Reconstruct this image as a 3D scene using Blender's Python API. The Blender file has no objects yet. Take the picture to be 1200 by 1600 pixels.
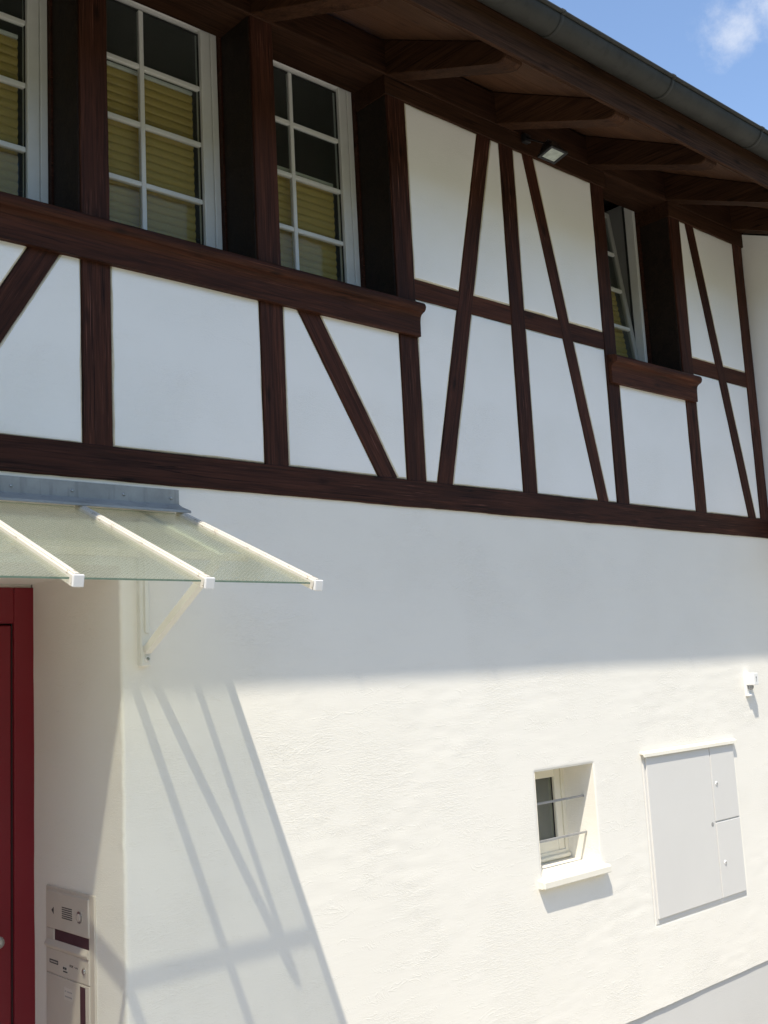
import bpy, bmesh, math, random
from mathutils import Vector, Matrix, noise
R = math.radians
random.seed(7)
scene = bpy.context.scene
C = scene.collection

# ------------------------------------------------------------------ camera
EYE = Vector((0.0, -4.0, 2.35))
def set_camera(f_px=1690.0, pitch=8.42, yaw=42.6, roll=-3.0):
    a, b, r = R(pitch), R(yaw), R(roll)
    fw = Vector((math.sin(b)*math.cos(a), math.cos(b)*math.cos(a), math.sin(a)))
    rt0 = Vector((math.cos(b), -math.sin(b), 0)); up0 = rt0.cross(fw)
    rt = rt0*math.cos(r) + up0*math.sin(r); up = up0*math.cos(r) - rt0*math.sin(r)
    cd = bpy.data.cameras.new('camera'); co = bpy.data.objects.new('camera', cd); C.objects.link(co)
    co.matrix_world = Matrix(((rt.x, up.x, -fw.x, EYE.x), (rt.y, up.y, -fw.y, EYE.y), (rt.z, up.z, -fw.z, EYE.z), (0, 0, 0, 1)))
    cd.sensor_fit = 'VERTICAL'; cd.sensor_height = 32.0; cd.lens = 32.0*f_px/1600.0
    cd.clip_start = 0.05; cd.clip_end = 5000
    scene.camera = co
set_camera()

# ------------------------------------------------------------------ sun, sky, exposure
SUN_DIR = Vector((1.245, 1.0, -3.03)).normalized()      # direction the light travels
SUN_STRENGTH = 3.3
SKY_STRENGTH = 0.135
EXPOSURE = 0.91
sd = bpy.data.lights.new('sun', 'SUN'); so = bpy.data.objects.new('sun', sd); C.objects.link(so)
sd.energy = SUN_STRENGTH; sd.angle = R(0.53); sd.color = (1.0, 0.92, 0.775)
so.rotation_euler = SUN_DIR.to_track_quat('-Z', 'Y').to_euler(); so.location = (-4, -6, 12)

def build_world():
    w = bpy.data.worlds.new('World'); scene.world = w; w.use_nodes = True
    nt = w.node_tree; N = nt.nodes; L = nt.links; N.clear()
    sky = N.new('ShaderNodeTexSky'); sky.sky_type = 'NISHITA'; sky.sun_disc = False
    sky.sun_elevation = math.asin(-SUN_DIR.z); sky.sun_rotation = math.atan2(-SUN_DIR.x, -SUN_DIR.y)
    sky.altitude = 300; sky.air_density = 1.0; sky.dust_density = 0.6; sky.ozone_density = 1.6
    bg = N.new('ShaderNodeBackground'); bg.inputs['Strength'].default_value = SKY_STRENGTH
    out = N.new('ShaderNodeOutputWorld')
    tc = N.new('ShaderNodeTexCoord')
    # scattered small fair-weather clouds all round the sky, ragged by noise
    nz = N.new('ShaderNodeTexNoise'); nz.inputs['Scale'].default_value = 15.0; nz.inputs['Detail'].default_value = 8.0
    nz.inputs['Roughness'].default_value = 0.62
    L.new(tc.outputs['Generated'], nz.inputs['Vector'])
    nw = N.new('ShaderNodeTexNoise'); nw.inputs['Scale'].default_value = 5.0; nw.inputs['Detail'].default_value = 4.0
    L.new(tc.outputs['Generated'], nw.inputs['Vector'])
    total = None
    rnd = random.Random(3)
    spots = [((0.784, 0.368, 0.520), 0.054), ((0.772, 0.390, 0.504), 0.042), ((0.735, 0.345, 0.585), 0.05)]
    for k in range(14):
        az = rnd.uniform(0, 2*math.pi); el = R(rnd.uniform(12, 65))
        v = (math.cos(az)*math.cos(el), math.sin(az)*math.cos(el), math.sin(el))
        if (Vector(v) - Vector((0.75, 0.4, 0.5))).length > 0.35:
            spots.append((v, rnd.uniform(0.06, 0.12)))
    off = N.new('ShaderNodeVectorMath'); off.operation = 'MULTIPLY_ADD'
    off.inputs[1].default_value = (0.09, 0.09, 0.09); L.new(nw.outputs['Color'], off.inputs[0])
    off2 = N.new('ShaderNodeVectorMath'); off2.operation = 'SUBTRACT'; off2.inputs[1].default_value = (0.045, 0.045, 0.045)
    L.new(tc.outputs['Generated'], off.inputs[2]); L.new(off.outputs[0], off2.inputs[0])
    for v, r in spots:
        dn = N.new('ShaderNodeVectorMath'); dn.operation = 'DISTANCE'; dn.inputs[1].default_value = v
        L.new(off2.outputs[0], dn.inputs[0])
        mr = N.new('ShaderNodeMapRange'); mr.inputs['From Min'].default_value = r; mr.inputs['From Max'].default_value = 0.0
        L.new(dn.outputs['Value'], mr.inputs['Value'])
        if total is None: total = mr.outputs[0]
        else:
            mx = N.new('ShaderNodeMath'); mx.operation = 'MAXIMUM'; L.new(total, mx.inputs[0]); L.new(mr.outputs[0], mx.inputs[1]); total = mx.outputs[0]
    m1 = N.new('ShaderNodeMath'); m1.operation = 'MULTIPLY_ADD'; m1.inputs[1].default_value = 1.0
    m0 = N.new('ShaderNodeMath'); m0.operation = 'MULTIPLY_ADD'; m0.inputs[1].default_value = 2.6; m0.inputs[2].default_value = -1.35
    L.new(nz.outputs['Fac'], m0.inputs[0]); L.new(total, m1.inputs[0])
    gate = N.new('ShaderNodeMapRange'); gate.inputs['From Min'].default_value = 0.0; gate.inputs['From Max'].default_value = 0.12
    L.new(total, gate.inputs['Value'])
    mm = N.new('ShaderNodeMath'); mm.operation = 'MULTIPLY'; L.new(m0.outputs[0], mm.inputs[0]); L.new(gate.outputs[0], mm.inputs[1])
    L.new(mm.outputs[0], m1.inputs[2])
    cr = N.new('ShaderNodeMapRange'); cr.interpolation_type = 'SMOOTHSTEP'
    cr.inputs['From Min'].default_value = 0.08; cr.inputs['From Max'].default_value = 1.0; cr.inputs['To Max'].default_value = 0.75
    L.new(m1.outputs[0], cr.inputs['Value'])
    mix = N.new('ShaderNodeMix'); mix.data_type = 'RGBA'
    mix.inputs['B'].default_value = (3.4, 3.6, 4.0, 1)
    L.new(cr.outputs[0], mix.inputs['Factor']); L.new(sky.outputs[0], mix.inputs['A'])
    L.new(mix.outputs['Result'], bg.inputs['Color']); L.new(bg.outputs[0], out.inputs[0])
build_world()
scene.view_settings.view_transform = 'Standard'; scene.view_settings.look = 'None'
scene.view_settings.exposure = EXPOSURE; scene.view_settings.gamma = 1.0
scene.view_settings.use_curve_mapping = False
scene.render.engine = 'CYCLES'
scene.cycles.max_bounces = 10; scene.cycles.transparent_max_bounces = 24; scene.cycles.diffuse_bounces = 6

# ------------------------------------------------------------------ materials
class Mat:
    def __init__(s, name):
        s.m = bpy.data.materials.new(name); s.m.use_nodes = True
        s.nt = s.m.node_tree; s.N = s.nt.nodes; s.L = s.nt.links
        s.b = s.N['Principled BSDF']; s.out = s.N['Material Output']
        s.tc = s.N.new('ShaderNodeTexCoord')
    def new(s, t, **kw):
        n = s.N.new(t)
        for k, v in kw.items():
            if k in n.inputs: n.inputs[k].default_value = v
            else: setattr(n, k, v)
        return n
    def mapped(s, scale=(1, 1, 1), src='Object', rnd=False, rot=(0, 0, 0)):
        mp = s.new('ShaderNodeMapping'); mp.inputs['Scale'].default_value = scale; mp.inputs['Rotation'].default_value = rot
        s.L.new(s.tc.outputs[src], mp.inputs['Vector'])
        if rnd:
            oi = s.new('ShaderNodeObjectInfo'); mu = s.new('ShaderNodeMath', operation='MULTIPLY'); mu.inputs[1].default_value = 37.0
            s.L.new(oi.outputs['Random'], mu.inputs[0]); s.L.new(mu.outputs[0], mp.inputs['Location'])
        return mp.outputs[0]
    def noise(s, vec, scale, detail=4, rough=0.55, dist=0.0):
        n = s.new('ShaderNodeTexNoise'); n.inputs['Scale'].default_value = scale; n.inputs['Detail'].default_value = detail
        n.inputs['Roughness'].default_value = rough; n.inputs['Distortion'].default_value = dist
        s.L.new(vec, n.inputs['Vector']); return n.outputs['Fac']
    def ramp(s, fac, stops):
        r = s.new('ShaderNodeValToRGB'); e = r.color_ramp.elements
        while len(e) < len(stops): e.new(0.5)
        for i, (p, c) in enumerate(stops):
            e[i].position = p; e[i].color = (c[0], c[1], c[2], 1) if hasattr(c, '__len__') else (c, c, c, 1)
        s.L.new(fac, r.inputs[0]); return r.outputs[0]
    def mix(s, fac, a, b, mode='MIX'):
        n = s.new('ShaderNodeMix', data_type='RGBA', blend_type=mode)
        for sock, v in (('Factor', fac), ('A', a), ('B', b)):
            if hasattr(v, 'is_output'): s.L.new(v, n.inputs[sock])
            elif sock == 'Factor': n.inputs[sock].default_value = v
            else: n.inputs[sock].default_value = (v[0], v[1], v[2], 1)
        return n.outputs['Result']
    def math(s, op, a, b=None, c=None):
        n = s.new('ShaderNodeMath', operation=op)
        for i, v in enumerate((a, b, c)):
            if v is None: continue
            if hasattr(v, 'is_output'): s.L.new(v, n.inputs[i])
            else: n.inputs[i].default_value = v
        return n.outputs[0]
    def bump(s, h, strength=0.3, dist=0.01, prev=None):
        n = s.new('ShaderNodeBump'); n.inputs['Strength'].default_value = strength; n.inputs['Distance'].default_value = dist
        s.L.new(h, n.inputs['Height'])
        if prev is not None: s.L.new(prev, n.inputs['Normal'])
        s.L.new(n.outputs[0], s.b.inputs['Normal']); return n.outputs[0]
    def fresnel(s, ior):
        # thin sheet: the same reflectance from both faces
        g = s.new('ShaderNodeNewGeometry'); f = s.new('ShaderNodeFresnel')
        s.L.new(s.math('MULTIPLY_ADD', g.outputs['Backfacing'], 1.0/ior-ior, ior), f.inputs['IOR'])
        return f.outputs[0]
    def col(s, c):
        if hasattr(c, 'is_output'): s.L.new(c, s.b.inputs['Base Color'])
        else: s.b.inputs['Base Color'].default_value = (c[0], c[1], c[2], 1)
        return s
    def set(s, rough=0.6, metal=0.0, spec=0.5):
        s.b.inputs['Roughness'].default_value = rough; s.b.inputs['Metallic'].default_value = metal
        s.b.inputs['Specular IOR Level'].default_value = spec; return s

def mat_plaster(name, base, tint, coarse=1.0):
    k = Mat(name); v = k.mapped(); vs = k.mapped((1.0, 1.0, 5.5), rot=(0, R(7), 0))
    big = k.noise(v, 1.3, 3, 0.5); fine = k.noise(v, 190, 3, 0.6)
    trowel = k.noise(vs, 9.0, 6, 0.62, 0.6); ridge = k.noise(vs, 34.0, 3, 0.55, 1.2)
    c = k.mix(k.ramp(big, [(0.35, 0.0), (0.7, 1.0)]), base, tint)
    sp = k.new('ShaderNodeTexVoronoi', Scale=2.3); k.L.new(v, sp.inputs['Vector'])
    dots = k.ramp(sp.outputs['Distance'], [(0.0, 1.0), (0.012, 0.0)])
    c = k.mix(k.math('MULTIPLY', dots, 0.5), c, (0.25, 0.23, 0.2))
    k.col(c).set(0.88, 0, 0.25)
    patch = k.ramp(k.noise(v, 1.9, 3, 0.6), [(0.46, 0.0), (0.62, 1.0)])
    patch2 = k.ramp(k.noise(vs, 3.1, 2, 0.5, 0.8), [(0.50, 0.0), (0.66, 1.0)])
    sharp = k.ramp(ridge, [(0.46, 0.0), (0.53, 0.6), (0.56, 1.0), (0.72, 0.6)])
    # curved float marks: thin crests along the contour lines of a slow noise
    sw = k.noise(k.mapped((1.0, 1.0, 2.2), rot=(0, R(-18), 0)), 5.5, 3, 0.5, 1.6)
    crest = k.ramp(k.math('PINGPONG', k.math('MULTIPLY', sw, 9.0), 0.5), [(0.0, 1.0), (0.10, 0.25), (0.3, 0.0)])
    p = k.bump(trowel, 0.26*coarse, 0.004)
    p = k.bump(k.math('MULTIPLY', sharp, patch), 0.8*coarse, 0.0017, p)
    p = k.bump(k.math('MULTIPLY', crest, patch2), 0.8*coarse, 0.0020, p)
    k.bump(fine, 0.25*coarse, 0.0006, p)
    return k.m

def mat_wood(name, dark, mid, light, wear=0.3, rough=0.62, spec=0.3, swap=False):
    k = Mat(name)
    sw = (lambda t: (t[1], t[0], t[2])) if swap else (lambda t: t)
    v1 = k.mapped(sw((0.8, 9, 9)), rnd=True); v2 = k.mapped(sw((1.5, 55, 55)), rnd=True); v3 = k.mapped((1, 1, 1), rnd=True); v4 = k.mapped(sw((3.0, 140, 140)), rnd=True)
    g1 = k.noise(v1, 2.0, 5, 0.6, 0.8); g2 = k.noise(v2, 2.0, 4, 0.6, 0.3); g4 = k.noise(v4, 1.5, 2, 0.5)
    c = k.ramp(g1, [(0.28, dark), (0.55, mid), (0.8, light)])
    c = k.mix(k.ramp(g2, [(0.38, 0.55), (0.54, 0.0)]), c, tuple(x*0.35 for x in dark))
    # pale worn fibres
    wr = k.math('MULTIPLY', k.ramp(g4, [(0.60, 0.0), (0.70, 1.0)]), k.ramp(k.noise(v3, 1.7, 3, 0.6), [(0.48, 0.0), (0.68, wear)]))
    c = k.mix(wr, c, tuple(min(1, x*4.0 + 0.03) for x in mid))
    # drying cracks along the grain
    v5 = k.mapped(sw((0.45, 24, 24)), rnd=True); g5 = k.noise(v5, 1.0, 3, 0.5, 0.4)
    ck = k.ramp(k.math('ABSOLUTE', k.math('SUBTRACT', g5, 0.5)), [(0.004, 1.0), (0.014, 0.0)])
    ck = k.math('MULTIPLY', ck, k.ramp(k.noise(v3, 2.3, 2), [(0.50, 0.0), (0.60, 1.0)]))
    c = k.mix(k.math('MULTIPLY', ck, 0.85), c, tuple(x*0.15 for x in dark))
    # knots
    vk = k.mapped(sw((3.2, 9, 9)), rnd=True)
    vo = k.new('ShaderNodeTexVoronoi', Scale=0.9); k.L.new(vk, vo.inputs['Vector'])
    kn = k.ramp(vo.outputs['Distance'], [(0.05, 1.0), (0.16, 0.0)])
    c = k.mix(k.math('MULTIPLY', kn, 0.75), c, tuple(x*0.25 for x in dark))
    oi = k.new('ShaderNodeObjectInfo'); br = k.new('ShaderNodeHueSaturation'); k.L.new(c, br.inputs['Color'])
    mr = k.new('ShaderNodeMapRange'); mr.inputs['To Min'].default_value = 0.82; mr.inputs['To Max'].default_value = 1.2
    k.L.new(oi.outputs['Random'], mr.inputs['Value']); k.L.new(mr.outputs[0], br.inputs['Value'])
    k.col(br.outputs[0]).set(rough, 0, spec)
    p = k.bump(g2, 0.5, 0.003); k.bump(g1, 0.35, 0.006, p)
    return k.m

def mat_paint(name, c, c2=None, rough=0.4, scale=6.0, spec=0.5, bump=0.0, metal=0.0):
    k = Mat(name); v = k.mapped(); c2 = c2 or tuple(x*0.88 for x in c)
    n = k.noise(v, scale, 5, 0.6)
    k.col(k.mix(k.ramp(n, [(0.4, 0.0), (0.75, 1.0)]), c, c2)).set(rough, metal, spec)
    rr = k.ramp(k.noise(v, scale*2.3, 3), [(0.3, max(0, rough-0.08)), (0.7, min(1, rough+0.1))]); k.L.new(rr, k.b.inputs['Roughness'])
    if bump: k.bump(k.noise(v, scale*30, 2), bump, 0.002)
    return k.m

def mat_chipped(name):
    k = Mat(name); v = k.mapped((1, 1, 1)); vs = k.mapped((0.35, 1, 1))
    n = k.noise(vs, 55, 5, 0.65); p = k.noise(v, 6, 2)
    chips = k.math('MULTIPLY', k.ramp(n, [(0.60, 0.0), (0.64, 1.0)]), k.ramp(p, [(0.46, 0.0), (0.58, 1.0)]))
    c = k.mix(k.noise(v, 18, 4), (0.68, 0.655, 0.60), (0.62, 0.57, 0.49))
    k.col(k.mix(chips, c, (0.33, 0.27, 0.20))).set(0.42); k.bump(chips, 0.4, -0.001)
    return k.m

def mat_glass(name, tint=(0.9, 0.93, 0.92), haze=0.03):
    k = Mat(name); k.N.remove(k.b)
    tr = k.new('ShaderNodeBsdfTransparent'); tr.inputs[0].default_value = (*tint, 1)
    gl = k.new('ShaderNodeBsdfGlossy'); gl.inputs['Roughness'].default_value = 0.03
    df = k.new('ShaderNodeBsdfDiffuse'); df.inputs[0].default_value = (0.5, 0.5, 0.47, 1)
    v = k.mapped(); bm = k.new('ShaderNodeBump'); bm.inputs['Strength'].default_value = 0.25; bm.inputs['Distance'].default_value = 0.004
    k.L.new(k.noise(v, 5.0, 2), bm.inputs['Height']); k.L.new(bm.outputs[0], gl.inputs['Normal'])
    fr = k.fresnel(1.45)
    m1 = k.new('ShaderNodeMixShader'); m1.inputs[0].default_value = haze; k.L.new(tr.outputs[0], m1.inputs[1]); k.L.new(df.outputs[0], m1.inputs[2])
    m2 = k.new('ShaderNodeMixShader'); k.L.new(k.math('MULTIPLY', fr, 0.40), m2.inputs[0]); k.L.new(m1.outputs[0], m2.inputs[1]); k.L.new(gl.outputs[0], m2.inputs[2])
    k.L.new(m2.outputs[0], k.out.inputs[0]); return k.m

def mat_wired_glass(name):
    k = Mat(name); k.N.remove(k.b)
    v = k.mapped()
    sx = k.new('ShaderNodeSeparateXYZ'); k.L.new(v, sx.inputs[0])
    a = k.math('ADD', sx.outputs[0], sx.outputs[1]); b = k.math('SUBTRACT', sx.outputs[0], sx.outputs[1])
    def tri(t):
        return k.math('PINGPONG', t, 0.0085)
    wire = k.math('MINIMUM', tri(a), tri(b))
    wf = k.ramp(k.math('MULTIPLY', wire, 100.0), [(0.04, 1.0), (0.12, 0.0)])
    dirt = k.noise(v, 7, 5, 0.65)
    tr = k.new('ShaderNodeBsdfTransparent'); tr.inputs[0].default_value = (0.90, 0.92, 0.875, 1)
    tl = k.new('ShaderNodeBsdfTranslucent'); tl.inputs[0].default_value = (0.80, 0.82, 0.73, 1)
    df = k.new('ShaderNodeBsdfDiffuse'); df.inputs[0].default_value = (0.34, 0.44, 0.40, 1)
    gl = k.new('ShaderNodeBsdfGlossy'); gl.inputs['Roughness'].default_value = 0.16
    bm = k.new('ShaderNodeBump'); bm.inputs['Strength'].default_value = 0.35; bm.inputs['Distance'].default_value = 0.003
    k.L.new(k.noise(v, 90, 2), bm.inputs['Height']); k.L.new(bm.outputs[0], gl.inputs['Normal'])
    half = k.new('ShaderNodeMixShader'); half.inputs[0].default_value = 0.16; k.L.new(tl.outputs[0], half.inputs[1]); k.L.new(df.outputs[0], half.inputs[2])
    fac = k.math('ADD', k.math('MULTIPLY', k.ramp(dirt, [(0.3, 0.0), (0.8, 1.0)]), 0.08), k.math('MULTIPLY_ADD', wf, 0.30, 0.29))
    m1 = k.new('ShaderNodeMixShader'); k.L.new(fac, m1.inputs[0]); k.L.new(tr.outputs[0], m1.inputs[1]); k.L.new(half.outputs[0], m1.inputs[2])
    fr = k.fresnel(1.42)
    m2 = k.new('ShaderNodeMixShader'); k.L.new(k.math('MULTIPLY', fr, 0.7), m2.inputs[0]); k.L.new(m1.outputs[0], m2.inputs[1]); k.L.new(gl.outputs[0], m2.inputs[2])
    k.L.new(m2.outputs[0], k.out.inputs[0]); return k.m

def mat_zinc(name, c=(0.20, 0.215, 0.21), c2=(0.12, 0.13, 0.125), rough=0.5, metal=0.5):
    k = Mat(name); v = k.mapped((1, 1, 1)); vs = k.mapped((6, 6, 0.8))
    n = k.noise(v, 4, 6, 0.65); st = k.noise(vs, 3, 4, 0.6)
    col = k.mix(k.ramp(n, [(0.35, 0.0), (0.7, 1.0)]), c, c2)
    col = k.mix(k.ramp(st, [(0.55, 0.0), (0.72, 0.6)]), col, tuple(x*0.6 for x in c2))
    k.col(col).set(rough, metal, 0.25); k.bump(k.noise(v, 60, 2), 0.1, 0.001); return k.m

M = {}
M['plaster'] = mat_plaster('rough_white_plaster', (0.83, 0.805, 0.745), (0.81, 0.785, 0.725), 0.48)
M['infill'] = mat_plaster('smooth_white_plaster', (0.90, 0.89, 0.87), (0.86, 0.85, 0.82), 0.42)
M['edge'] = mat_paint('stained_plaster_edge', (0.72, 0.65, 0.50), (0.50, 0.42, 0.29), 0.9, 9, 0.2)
M['plinth'] = mat_plaster('plinth_render', (0.60, 0.595, 0.58), (0.55, 0.545, 0.53), 0.25)
M['wood'] = mat_wood('stained_timber', (0.030, 0.0110, 0.0070), (0.056, 0.0190, 0.0110), (0.088, 0.031, 0.0180), 0.85, 0.65, 0.16)
M['wood_sill'] = mat_wood('stained_sill_timber', (0.034, 0.0115, 0.0060), (0.066, 0.0205, 0.0098), (0.105, 0.035, 0.0150), 0.3, 0.65, 0.18)
M['wood_eave'] = mat_wood('eave_timber', (0.034, 0.015, 0.008), (0.058, 0.026, 0.0135), (0.082, 0.039, 0.021), 0.1, 0.7, 0.1, True)
M['plate_wood'] = mat_wood('plate_timber', (0.030, 0.013, 0.007), (0.048, 0.021, 0.011), (0.065, 0.030, 0.016), 0.1, 0.7, 0.12)
M['fascia'] = mat_wood('fascia_timber', (0.038, 0.018, 0.010), (0.055, 0.026, 0.014), (0.072, 0.036, 0.020), 0.1, 0.75, 0.08)
M['dark_wood'] = mat_wood('dark_brown_timber', (0.014, 0.008, 0.0055), (0.023, 0.013, 0.0085), (0.034, 0.019, 0.012), 0.1, 0.7)
M['soffit'] = mat_wood('soffit_board', (0.080, 0.036, 0.018), (0.105, 0.049, 0.025), (0.130, 0.064, 0.034), 0.05)
M['white'] = mat_paint('white_window_paint', (0.78, 0.78, 0.76), (0.70, 0.70, 0.68), 0.4, 5)
M['canopy_white'] = mat_chipped('chipped_white_enamel')
M['canopy_clean'] = mat_paint('cream_white_enamel', (0.76, 0.75, 0.70), (0.70, 0.69, 0.63), 0.45, 6)
M['cap'] = mat_paint('white_plastic', (0.80, 0.80, 0.80), (0.74, 0.74, 0.74), 0.4, 8)
M['glass'] = mat_glass('window_glass')
M['painted_reflection_glass'] = mat_glass('window_glass_painted_reflection', (0.78, 0.82, 0.75), 0.20)  # grey diffuse share stands in for the reflection in the small window
M['wired'] = mat_wired_glass('wired_glass')
M['glass_edge'] = mat_paint('green_glass_edge', (0.16, 0.26, 0.20), (0.26, 0.36, 0.29), 0.25, 14)
M['slat'] = mat_paint('yellow_blind', (0.50, 0.345, 0.085), (0.44, 0.30, 0.07), 0.55, 3)
M['dark'] = mat_paint('dark_gasket', (0.02, 0.02, 0.02), None, 0.6)
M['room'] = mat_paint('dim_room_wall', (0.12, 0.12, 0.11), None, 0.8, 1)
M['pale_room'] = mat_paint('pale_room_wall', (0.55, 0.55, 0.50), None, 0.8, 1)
M['jamb_grey'] = mat_paint('grey_jamb', (0.22, 0.22, 0.215), None, 0.5, 3)
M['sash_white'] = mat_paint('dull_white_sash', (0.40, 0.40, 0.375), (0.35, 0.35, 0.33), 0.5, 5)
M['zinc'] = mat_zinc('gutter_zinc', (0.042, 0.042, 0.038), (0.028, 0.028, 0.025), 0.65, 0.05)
M['flash'] = mat_zinc('flashing_zinc', (0.40, 0.40, 0.375), (0.27, 0.27, 0.255), 0.6, 0.1)
M['steel'] = mat_paint('brushed_steel', (0.55, 0.55, 0.54), (0.42, 0.42, 0.42), 0.3, 20, metal=0.9)
M['bar_steel'] = mat_paint('painted_steel_bar', (0.36, 0.36, 0.36), (0.28, 0.28, 0.28), 0.4, 20, metal=0.3)
M['red'] = mat_paint('red_door_paint', (0.185, 0.005, 0.014), (0.155, 0.0045, 0.012), 0.42, 1.2)
M['cabinet'] = mat_paint('grey_white_sheet_metal', (0.67, 0.66, 0.64), (0.64, 0.63, 0.61), 0.5, 1.2)
M['cream'] = mat_paint('cream_frame_paint', (0.80, 0.765, 0.65), (0.75, 0.71, 0.60), 0.45, 5)
M['sillstone'] = mat_paint('cream_sill', (0.80, 0.77, 0.68), (0.75, 0.71, 0.62), 0.55, 5, bump=0.1)
M['beige'] = mat_paint('beige_letterbox_enamel', (0.60, 0.55, 0.48), (0.55, 0.50, 0.44), 0.42, 2)
M['plum'] = mat_paint('dark_plum_slot', (0.075, 0.035, 0.045), (0.06, 0.03, 0.04), 0.5, 4)
M['ink'] = mat_paint('grey_print', (0.06, 0.06, 0.06), None, 0.6)
M['paper'] = mat_paint('pale_sticker', (0.66, 0.62, 0.56), (0.62, 0.58, 0.52), 0.6)
M['black'] = mat_paint('black_housing', (0.012, 0.012, 0.014), None, 0.45)
M['lamp_glass'] = mat_paint('lamp_reflector_glass', (0.50, 0.55, 0.50), (0.26, 0.30, 0.27), 0.3, 22)
M['tile'] = mat_paint('roof_tile', (0.22, 0.09, 0.055), (0.15, 0.07, 0.05), 0.8, 5)
def mat_ground():
    k = Mat('pale_paving'); v = k.mapped()
    br = k.new('ShaderNodeTexBrick', Scale=4.0); k.L.new(v, br.inputs['Vector'])
    br.inputs['Color1'].default_value = (0.45, 0.42, 0.36, 1); br.inputs['Color2'].default_value = (0.40, 0.37, 0.32, 1); br.inputs['Mortar'].default_value = (0.16, 0.15, 0.14, 1)
    c = k.mix(k.noise(v, 0.7, 4), br.outputs['Color'], (0.38, 0.35, 0.305)); k.col(c).set(0.85)
    k.bump(br.outputs['Fac'], 0.3, -0.01); return k.m
M['ground'] = mat_ground()
M['blocker_green'] = mat_paint('sky_blocker_green', (0.055, 0.085, 0.025), (0.09, 0.10, 0.04), 0.9, 0.8, 0.1)  # colour of the added bank that blocks the sky

# ------------------------------------------------------------------ helpers
def link(o, parent=None):
    C.objects.link(o)
    if parent is not None:
        o.parent = parent; bpy.context.view_layer.update()
        o.matrix_parent_inverse = parent.matrix_world.inverted()
    return o
def mk(name, verts, faces, mats, parent=None, midx=None, smooth=False, matrix=None):
    me = bpy.data.meshes.new(name); me.from_pydata([tuple(v) for v in verts], [], faces); me.validate()
    if not isinstance(mats, (list, tuple)): mats = [mats]
    for m in mats: me.materials.append(M[m])
    if midx: me.polygons.foreach_set('material_index', midx)
    if smooth: me.polygons.foreach_set('use_smooth', [True]*len(me.polygons))
    me.update()
    o = bpy.data.objects.new(name, me)
    if matrix is not None: o.matrix_world = matrix
    return link(o, parent)
def from_bm(name, bm, mats, parent=None, matrix=None, smooth=False):
    me = bpy.data.meshes.new(name); bmesh.ops.recalc_face_normals(bm, faces=bm.faces); bm.to_mesh(me); bm.free()
    if not isinstance(mats, (list, tuple)): mats = [mats]
    for m in mats: me.materials.append(M[m])
    if smooth: me.polygons.foreach_set('use_smooth', [True]*len(me.polygons))
    o = bpy.data.objects.new(name, me)
    if matrix is not None: o.matrix_world = matrix
    return link(o, parent)
def add_box(bm, x0, x1, y0, y1, z0, z1, bev=0.0, seg=1):
    vs = [bm.verts.new(p) for p in ((x0,y0,z0),(x1,y0,z0),(x1,y1,z0),(x0,y1,z0),(x0,y0,z1),(x1,y0,z1),(x1,y1,z1),(x0,y1,z1))]
    fs = [bm.faces.new([vs[i] for i in q]) for q in ((0,3,2,1),(4,5,6,7),(0,1,5,4),(1,2,6,5),(2,3,7,6),(3,0,4,7))]
    if bev:
        es = list({e for f in fs for e in f.edges})
        bmesh.ops.bevel(bm, geom=es, offset=bev, segments=seg, affect='EDGES', profile=0.5)
def box(name, x0, x1, y0, y1, z0, z1, mat, parent=None, bev=0.0, seg=1, smooth=False):
    bm = bmesh.new(); c = Vector(((x0+x1)/2, (y0+y1)/2, (z0+z1)/2))
    add_box(bm, x0-c.x, x1-c.x, y0-c.y, y1-c.y, z0-c.z, z1-c.z, bev, seg)
    return from_bm(name, bm, mat, parent, Matrix.Translation(c), smooth)
def boxes(name, lst, mat, parent=None, bev=0.0):
    bm = bmesh.new()
    for b in lst: add_box(bm, *b, bev)
    return from_bm(name, bm, mat, parent)
def tag(o, label, cat, group=None):
    o['label'] = label; o['category'] = cat
    if group: o['group'] = group
    return o
def thing(name, label, cat, loc=(0, 0, 0)):
    o = bpy.data.objects.new(name, None); o.location = loc; o.empty_display_size = 0.2; C.objects.link(o); bpy.context.view_layer.update()
    return tag(o, label, cat)
def n3(x, y, z): return noise.noise(Vector((x, y, z)))
seed = [0.0]
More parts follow.
